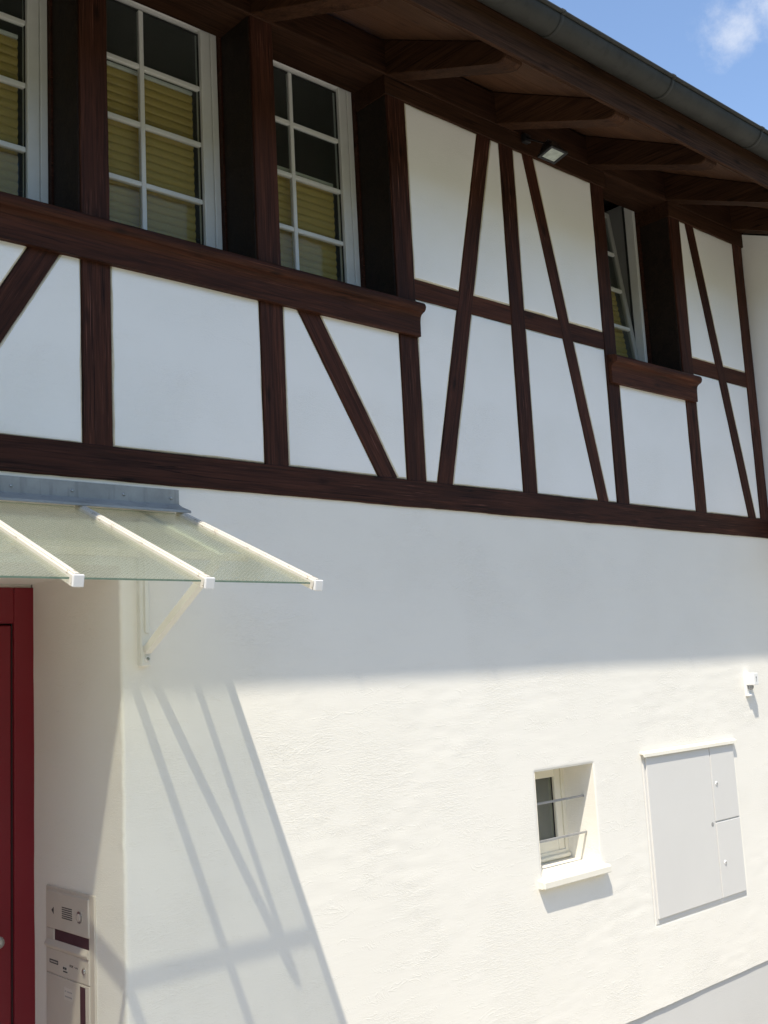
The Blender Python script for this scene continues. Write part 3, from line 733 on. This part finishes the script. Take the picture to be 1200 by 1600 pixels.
def tilted_window():
    xr = 6.604-0.017; xl = 5.80
    w = rect_frame('window', xl, xr, 4.33, 5.705, 0.030, 0.262, 0.345, 'white', house)
    box('batten', xr+0.001, 6.608, 0.236, 0.30, 4.30, 5.75, 'wood', house)
    hinge = Vector((0, 0.31, 4.40)); mt = Matrix.Translation(hinge) @ Matrix.Rotation(R(-7.4), 4, 'X') @ Matrix.Translation(-hinge)
    def tilt(o): o.matrix_world = mt @ o.matrix_world; return o
    sx0, sx1 = xl+0.035, xr-0.034; gl, gr = sx0+0.045, sx1-0.045; mul = (gl+gr)/2
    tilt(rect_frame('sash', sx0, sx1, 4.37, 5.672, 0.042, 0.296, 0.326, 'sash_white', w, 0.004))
    zc = [4.43, 4.720, 5.022, 5.320, 5.614]
    for i in range(4):
        for a, b in ((gl, mul), (mul, gr)): tilt(box('pane', a, b, 0.306, 0.310, zc[i]+0.002, zc[i+1]-0.002, 'glass', w))
    tilt(box('glazing_bar', mul-0.0125, mul+0.0125, 0.292, 0.318, 4.43, 5.614, 'white', w, 0.003))
    for z in zc[1:4]:
        tilt(box('glazing_bar', gl, mul-0.0125, 0.2935, 0.317, z-0.0125, z+0.0125, 'white', w, 0.003)); tilt(box('glazing_bar', mul+0.0125, gr, 0.2935, 0.317, z-0.0125, z+0.0125, 'white', w, 0.003))
    blind(w, gl+0.01, gr-0.014, 5.06, 4.42, 0.356, mt)
    # grey inner jamb seen through the gap
    box('inner_jamb', xr-0.032, xr-0.028, 0.346, 0.52, 4.35, 5.69, 'jamb_grey', w)
    box('gap_seal', xr-0.036, xr-0.030, 0.330, 0.3455, 4.36, 5.675, 'dark', w)
tilted_window()

# ------------------------------------------------------------------ small window in the lower wall
def small_window():
    w = rect_frame('window', WX0-0.02, WX1+0.004, 1.165, WZ1+0.01, 0.032, 0.222, 0.29, 'cream', house, 0.003, wb=0.100)
    rect_frame('sash', WX0+0.01, WX1-0.028, 1.258, WZ1-0.022, 0.055, 0.230, 0.285, 'cream', w, 0.005, wb=0.07)
    rect_frame('gasket', WX0+0.063, WX1-0.081, 1.326, WZ1-0.075, 0.005, 0.249, 0.257, 'dark', w, 0)
    box('pane', WX0+0.06, WX1-0.078, 0.258, 0.262, 1.322, WZ1-0.072, 'painted_reflection_glass', w)
    box('drip_rail', WX0-0.01, WX1-0.004, 0.206, 0.232, 1.222, 1.244, 'cream', w, 0.004)
    # sloping sill with rounded nose and a small upstand at each end
    pr = [(0.225, 1.214), (0.10, 1.203), (-0.036, 1.1895), (-0.044, 1.186), (-0.048, 1.179), (-0.048, 1.150), (-0.046, 1.146), (-0.030, 1.146), (0.225, 1.150)]
    sx0, sx1 = WX0-0.040, WX1+0.038
    extrude_yz('window_sill', pr, sx0, sx1, 'sillstone', w, 0.006)
    # fixed steel bars
    box('security_bar', WX0-0.01, WX1+0.006, 0.082, 0.094, 1.567, 1.579, 'bar_steel', w, 0.0015)
    box('security_bar', WX0-0.01, WX1+0.006, 0.078, 0.090, 1.362, 1.374, 'bar_steel', w, 0.0015)
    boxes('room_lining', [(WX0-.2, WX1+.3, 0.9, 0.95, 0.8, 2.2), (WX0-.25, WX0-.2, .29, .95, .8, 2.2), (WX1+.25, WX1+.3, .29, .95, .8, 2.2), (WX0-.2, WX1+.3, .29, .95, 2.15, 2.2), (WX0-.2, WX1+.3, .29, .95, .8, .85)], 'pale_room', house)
small_window()

# ------------------------------------------------------------------ entrance door
def build_door():
    y = DDEP
    d = boxes('door', [(DX0, DX0+0.085, y, y+0.07, 0.05, 2.825), (DX1-0.092, DX1+0.004, y, y+0.07, 0.05, 2.825), (DX0+0.085, DX1-0.092, y+0.0006, y+0.0694, 2.660, 2.8244)], 'red', house, 0.004)
    lx0, lx1 = DX0+0.089, DX1-0.098
    box('door_leaf', lx0, lx1, y+0.018, y+0.068, 0.06, 2.652, 'red', d, 0.005)
    boxes('door_panel', [(lx0+0.10, lx1-0.13, y+0.006, y+0.019, 1.45, 2.45), (lx0+0.10, lx1-0.13, y+0.006, y+0.019, 0.25, 1.25)], 'red', d, 0.006)
    box('door_seal', lx1+0.0005, lx1+0.005, y+0.02, y+0.06, 0.06, 2.66, 'dark', d)
    h = cyl('door_knob', (2.004, y-0.035, 1.284), (0, -1, 0), 0.026, 0.02, 'steel', d, 20, 0.004)
    cyl('door_rose', (2.004, y+0.0175, 1.284), (0, -1, 0), 0.014, 0.055, 'steel', d)
build_door()

# ------------------------------------------------------------------ canopy over the entrance
def build_canopy():
    t = thing('glass_canopy', 'wired glass door canopy on white metal rails above the red door', 'canopy', (1.72, 0.0, 2.4))
    SL = 0.42; yt, yb = -0.055, -0.968
    zc = lambda y: 3.041 + SL*(y+0.09)                    # rail centre line
    rails = [1.048, 1.515, 1.983, 2.444]
    for x in rails:
        p0, p1 = Vector((x, yt, zc(yt)+0.017)), Vector((x, yb, zc(yb)+0.017))
        nz = Vector((0, -SL, 1)).normalized()
        ra = beam('rail', p0, p1, 0.030, 0.035, 'canopy_white', t, normal=nz, bev=0.003, wob=0.0004)
        # cover strip on top of each rail and its end cap
        beam('cover_strip', p0+nz*0.005, p1+nz*0.005, 0.018, 0.0055, 'canopy_white', ra, normal=nz, bev=0.0015, wob=0.0003)
        cbm = bmesh.new(); add_box(cbm, -0.0185, 0.0185, -0.006, 0.006, -0.0195, 0.0195, 0.003, 2)
        cp = from_bm('end_cap', cbm, 'cap', ra, Matrix.Translation((x, yb-0.005, zc(yb)-0.001)) @ Matrix.Rotation(math.atan(SL)*0.55, 4, 'X'))
    ang = math.atan(SL)
    for a, b in zip(rails[:-1], rails[1:]):
        w = b-a-0.022; y0, y1 = -0.03, yb+0.022; ln = (y0-y1)/math.cos(ang)
        bm = bmesh.new(); add_box(bm, -w/2, w/2, -ln/2, ln/2, -0.003, 0.003)
        ym = (y0+y1)/2
        bm.faces.ensure_lookup_table(); bm.faces[2].material_index = 1; bm.faces[4].material_index = 1
        from_bm('glass_pane', bm, ['wired', 'glass_edge'], t, Matrix.Translation(((a+b)/2, ym, zc(ym))) @ Matrix.Rotation(ang, 4, 'X'))
    # zinc flashing folded against the wall
    fl = extrude_yz('flashing', [(-0.0015, 3.176), (-0.0045, 3.176), (-0.0055, 3.112), (-0.030, 3.098), (-0.098, 3.072), (-0.1005, 3.062), (-0.097, 3.061), (-0.092, 3.069), (-0.028, 3.094), (-0.0025, 3.108)], 0.90, 2.474, 'flash', t, 0)
    for x in (0.97, 1.22, 1.47, 1.725, 1.979, 2.208, 2.434):
        cyl('screw', (x, -0.004, 3.137), (0, -1, 0), 0.0065, 0.005, 'steel', fl, 8, 0.002)
    # cross tube and wall brackets
    box('cross_tube', 1.04, 2.45, -0.544, -0.522, 2.806, 2.834, 'canopy_white', t, 0.003)
    for x in (1.095, 2.285):
        br = box('bracket', x-0.023, x+0.023, -0.030, 0.004, 2.425, 3.03, 'canopy_clean', t, 0.004)
        box('bracket_rib', x-0.006, x+0.012, -0.040, -0.030, 2.56, 2.98, 'canopy_clean', br, 0.002)
        d = (Vector((x, -0.560, 2.782)) - Vector((x, -0.035, 2.470))).normalized()
        nz = Vector((0, d.z, -d.y)); nz = nz if nz.z > 0 else -nz
        beam('strut', (x, -0.030, 2.505), (x, -0.556, 2.812), 0.028, 0.034, 'canopy_clean', br, normal=nz, bev=0.003, wob=0.0003)
        nt_ = Vector((0, -SL, 1)).normalized()
        beam('arm', Vector((x, -0.02, zc(-0.02)-0.007)), Vector((x, -0.60, zc(-0.60)-0.007)), 0.026, 0.026, 'canopy_clean', br, normal=nt_, bev=0.003, wob=0.0003)
        cyl('bolt', (x+0.004, -0.0295, 2.455), (0, -1, 0), 0.013, 0.006, 'cap', br, 6)
        cyl('bolt_head', (x+0.004, -0.0353, 2.455), (0, -1, 0), 0.0075, 0.006, 'steel', br, 6)
build_canopy()

# ------------------------------------------------------------------ letterbox and intercom panel in the entrance reveal
def build_letterbox():
    t = thing('letterbox_panel', 'beige letterbox and intercom panel set into the plaster beside the red door', 'letterbox', (DX1, 0.48, 0.7))
    X = DX1 - 0.003
    def plate(name, y0, y1, z0, z1, dep, mat, parent, bev=0.003, base=0.0, seg=2):   # dep: proud of the reveal (towards -x)
        return box(name, X-base-dep, X-base+0.02, y0, y1, z0, z1, mat, parent, bev, seg)
    fr = plate('surround', 0.243, 0.688, 0.62, 1.506, 0.006, 'beige', t, 0.004)
    top = plate('intercom_plate', 0.284, 0.676, 1.333, 1.490, 0.011, 'beige', t, 0.006)
    for k in range(6):
        z = 1.4315 - k*0.0086
        plate('speaker_slot', 0.428, 0.522, z-0.0020, z+0.0020, 0.0118, 'ink', top, 0)
    cyl('bell_ring', (X-0.0105, 0.361, 1.409), (-1, 0, 0), 0.0235, 0.005, 'steel', top, 24)
    cyl('bell_button', (X-0.0156, 0.361, 1.409), (-1, 0, 0), 0.016, 0.002, 'beige', top, 20)
    # small loudspeaker symbol
    v = [(X-0.0116, 0.622, 1.409), (X-0.0116, 0.600, 1.424), (X-0.0116, 0.600, 1.394), (X-0.0095, 0.622, 1.409), (X-0.0095, 0.600, 1.424), (X-0.0095, 0.600, 1.394)]
    mk('speaker_symbol', v, [(0, 1, 2), (3, 5, 4), (0, 3, 4, 1), (1, 4, 5, 2), (2, 5, 3, 0)], 'ink', top)
    sl = plate('letter_slot', 0.289, 0.600, 1.272, 1.3325, 0.0068, 'plum', t, 0)
    plate('slot_end', 0.605, 0.672, 1.272, 1.331, 0.0085, 'beige', t, 0.002)
    # sloping lip below the slot, then the name flap
    lip = [(0.284, 0.0), (0.676, 0.0)]
    bm = bmesh.new()
    ring = [(X-0.0065, 1.288), (X-0.020, 1.268), (X-0.020, 1.262), (X-0.0115, 1.250), (X+0.01, 1.250), (X+0.01, 1.288)]
    a = [bm.verts.new((x, 0.286, z)) for x, z in ring]; b = [bm.verts.new((x, 0.676, z)) for x, z in ring]
    bm.faces.new(a); bm.faces.new(b[::-1])
    for i in range(len(ring)): bm.faces.new((a[i], a[(i+1) % len(ring)], b[(i+1) % len(ring)], b[i]))
    from_bm('slot_lip', bm, 'beige', t)
    flap = plate('name_flap', 0.284, 0.677, 1.1495, 1.2495, 0.011, 'beige', t, 0.003)
    lab = plate('name_label', 0.561, 0.642, 1.190, 1.206, 0.0116, 'ink', flap, 0)
    for k in range(7): plate('label_letter', 0.632-k*0.0098-0.006, 0.632-k*0.0098, 1.195, 1.201, 0.0120, 'paper', flap, 0)
    st = plate('sticker', 0.470, 0.518, 1.168, 1.194, 0.0114, 'paper', flap, 0)
    for k, (a_, b_, z0, z1) in enumerate(((0.515, 0.500, 1.181, 1.191), (0.497, 0.482, 1.181, 1.191), (0.514, 0.474, 1.170, 1.176))):
        plate('sticker_print', b_, a_, z0, z1, 0.0118, 'ink', flap, 0)
    cu = bpy.data.curves.new('stop_text', 'FONT'); cu.body = 'STOP'; cu.size = 0.0135; cu.extrude = 0.0004
    tmp = bpy.data.objects.new('tmp', cu); C.objects.link(tmp); bpy.context.view_layer.update()
    me = bpy.data.meshes.new_from_object(tmp.evaluated_get(bpy.context.evaluated_depsgraph_get())); bpy.data.objects.remove(tmp)
    me.materials.clear(); me.materials.append(M['ink'])
    to = bpy.data.objects.new('printed_word', me); to.matrix_world = Matrix(((0, 0, -1, X-0.0114), (-1, 0, 0, 0.455), (0, 1, 0, 1.199), (0, 0, 0, 1))); link(to, flap)
    for k in range(4): plate('small_print', 0.409-k*0.008-0.005, 0.409-k*0.008, 1.202-0.002*(k % 2), 1.206-0.002*(k % 2), 0.0114, 'ink', flap, 0)
    cyl('lock', (X-0.0105, 0.321, 1.202), (-1, 0, 0), 0.012, 0.008, 'steel', flap, 16, 0.002)
    door = plate('letterbox_door', 0.284, 0.678, 0.66, 1.1455, 0.011, 'beige', t, 0.003)
    plate('viewing_strip', 0.316, 0.362, 0.70, 1.137, 0.0116, 'plum', door, 0)
    s2 = plate('sticker', 0.430, 0.505, 1.062, 1.112, 0.0114, 'paper', door, 0)
    for k in range(6):
        plate('sticker_print', 0.497-k*0.011-0.007, 0.497-k*0.011, 1.094, 1.099, 0.0117, 'beige' if k == 1 else 'bar_steel', door, 0)
        plate('sticker_print', 0.497-k*0.011-0.008, 0.497-k*0.011, 1.073, 1.0785, 0.0117, 'bar_steel', door, 0)
build_letterbox()

# ------------------------------------------------------------------ meter cabinet
def build_cabinet():
    t = thing('meter_cabinet', 'pale grey flush meter cabinet with three doors and a drip hood in the sunlit wall', 'cabinet', (6.25, 0.0, 0.76))
    x0, x1, z0, z1 = 5.727, 6.783, 0.762, 1.762
    f = boxes('cabinet_frame', [(x0, x1, -0.0035, 0.05, z0, z1)], 'cabinet', t, 0.002)
    def door(a, b, c, d): return box('cabinet_door', a, b, -0.014, 0.0, c, d, 'cabinet', t, 0.0025, 2)
    big = door(x0+0.018, 6.462, z0+0.030, z1-0.012)
    up = door(6.470, x1-0.018, 1.274, z1-0.012)
    lo = door(6.470, x1-0.018, z0+0.030, 1.264)
    for d, x, z in ((up, 6.515, 1.512), (lo, 6.534, 1.006)):
        k = cyl('lock_rosette', (x, -0.0135, z), (0, -1, 0), 0.0135, 0.005, 'cap', d, 18, 0.0)
        cyl('lock_barrel', (x, -0.018, z), (0, -1, 0), 0.0075, 0.003, 'steel', d, 12)
    cyl('lock_barrel', (6.424, -0.0135, 1.261), (0, -1, 0), 0.014, 0.0025, 'bar_steel', big, 16)
    extrude_yz('drip_hood', [(0.01, 1.785), (-0.006, 1.784), (-0.030, 1.772), (-0.031, 1.752), (-0.027, 1.752), (-0.026, 1.766), (0.01, 1.772)], x0-0.022, x1+0.012, 'sillstone', t, 0.0015)
build_cabinet()

# ------------------------------------------------------------------ small sensor on the wall
def build_sensor():
    t = thing('wall_sensor', 'small white box sensor screwed to the sunlit wall above the meter cabinet', 'sensor', (7.06, 0.0, 2.05))
    base = box('base_plate', 7.022, 7.088, -0.012, 0.006, 2.052, 2.215, 'cap', t, 0.004, 2)
    b = box('housing', 7.027, 7.083, -0.075, -0.011, 2.128, 2.212, 'cap', t, 0.004, 2)
    bm = bmesh.new(); bmesh.ops.create_uvsphere(bm, u_segments=16, v_segments=10, radius=0.020)
    from_bm('lens', bm, 'bar_steel', t, Matrix.Translation((7.055, -0.028, 2.118)) @ Matrix.Diagonal((1, 1, 1.15, 1)), True)
    box('foot_clip', 7.030, 7.080, -0.030, -0.010, 2.052, 2.066, 'cap', t, 0.003)
    # printed arrow on the front
    boxes('arrow_mark', [(7.0535, 7.0565, -0.0757, -0.0745, 2.150, 2.180)], 'ink', b)
    mk('arrow_mark', [(7.0485, -0.0757, 2.178), (7.0615, -0.0757, 2.178), (7.055, -0.0757, 2.190), (7.0485, -0.0745, 2.178), (7.0615, -0.0745, 2.178), (7.055, -0.0745, 2.190)], [(0, 1, 2), (5, 4, 3), (0, 3, 4, 1), (1, 4, 5, 2), (2, 5, 3, 0)], 'ink', b)
build_sensor()

# ------------------------------------------------------------------ floodlight under the eaves
def build_floodlight():
    t = thing('floodlight', 'small black floodlight hanging under the eaves beside the timber braces', 'floodlight', (4.93, -0.02, 5.5))
    mt = Matrix.Translation((4.922, -0.292, 5.343)) @ Matrix.Rotation(R(-14), 4, 'X') @ Matrix.Diagonal((0.84, 0.84, 0.84, 1))
    bm = bmesh.new()
    vs0 = [(-0.088, -0.066, 0.0), (0.088, -0.066, 0.0), (0.088, 0.066, 0.0), (-0.088, 0.066, 0.0)]; vs1 = [(-0.055, -0.036, 0.075), (0.055, -0.036, 0.075), (0.055, 0.036, 0.075), (-0.055, 0.036, 0.075)]
    a = [bm.verts.new(v) for v in vs0]; b = [bm.verts.new(v) for v in vs1]; bm.faces.new(a[::-1]); bm.faces.new(b)
    for i in range(4): bm.faces.new((a[i], a[(i+1) % 4], b[(i+1) % 4], b[i]))
    bmesh.ops.bevel(bm, geom=list(bm.edges), offset=0.006, segments=2, affect='EDGES')
    hs = from_bm('housing', bm, 'black', t, mt)
    r = rect_frame('front_rim', -0.090, 0.090, -0.0095, 0.0095, 0.019, -0.066, 0.066, 'black', hs, 0.002); bpy.data.objects.remove(r)
    bm = bmesh.new()
    add_box(bm, -0.092, -0.070, -0.068, 0.068, -0.012, 0.008, 0.002); add_box(bm, 0.070, 0.092, -0.068, 0.068, -0.012, 0.008, 0.002)
    add_box(bm, -0.071, 0.071, -0.0676, -0.050, -0.0116, 0.0076, 0.002); add_box(bm, -0.071, 0.071, 0.050, 0.0676, -0.0116, 0.0076, 0.002)
    from_bm('front_rim', bm, 'black', hs, mt)
    bm = bmesh.new(); add_box(bm, -0.069, 0.069, -0.049, 0.049, -0.006, -0.002)
    from_bm('lamp_glass', bm, 'lamp_glass', hs, mt)
    bm = bmesh.new()
    for k in range(5): add_box(bm, -0.05, 0.05, -0.030+k*0.015-0.002, -0.030+k*0.015+0.002, 0.072, 0.092)
    from_bm('cooling_fins', bm, 'black', hs, mt)
    # yoke and junction box on the wall plate
    box('junction_box', 4.975, 5.030, -0.055, -0.019, 5.545, 5.600, 'black', t, 0.006, 2)
    beam('yoke_arm', (5.000, -0.050, 5.575), (4.935, -0.27, 5.42), 0.030, 0.008, 'black', t, normal=(0, -0.6, 0.8), bev=0.001, wob=0)
    cyl('yoke_pivot', (4.895, -0.275, 5.415), (1, 0, 0), 0.012, 0.07, 'black', t, 12)
build_floodlight()
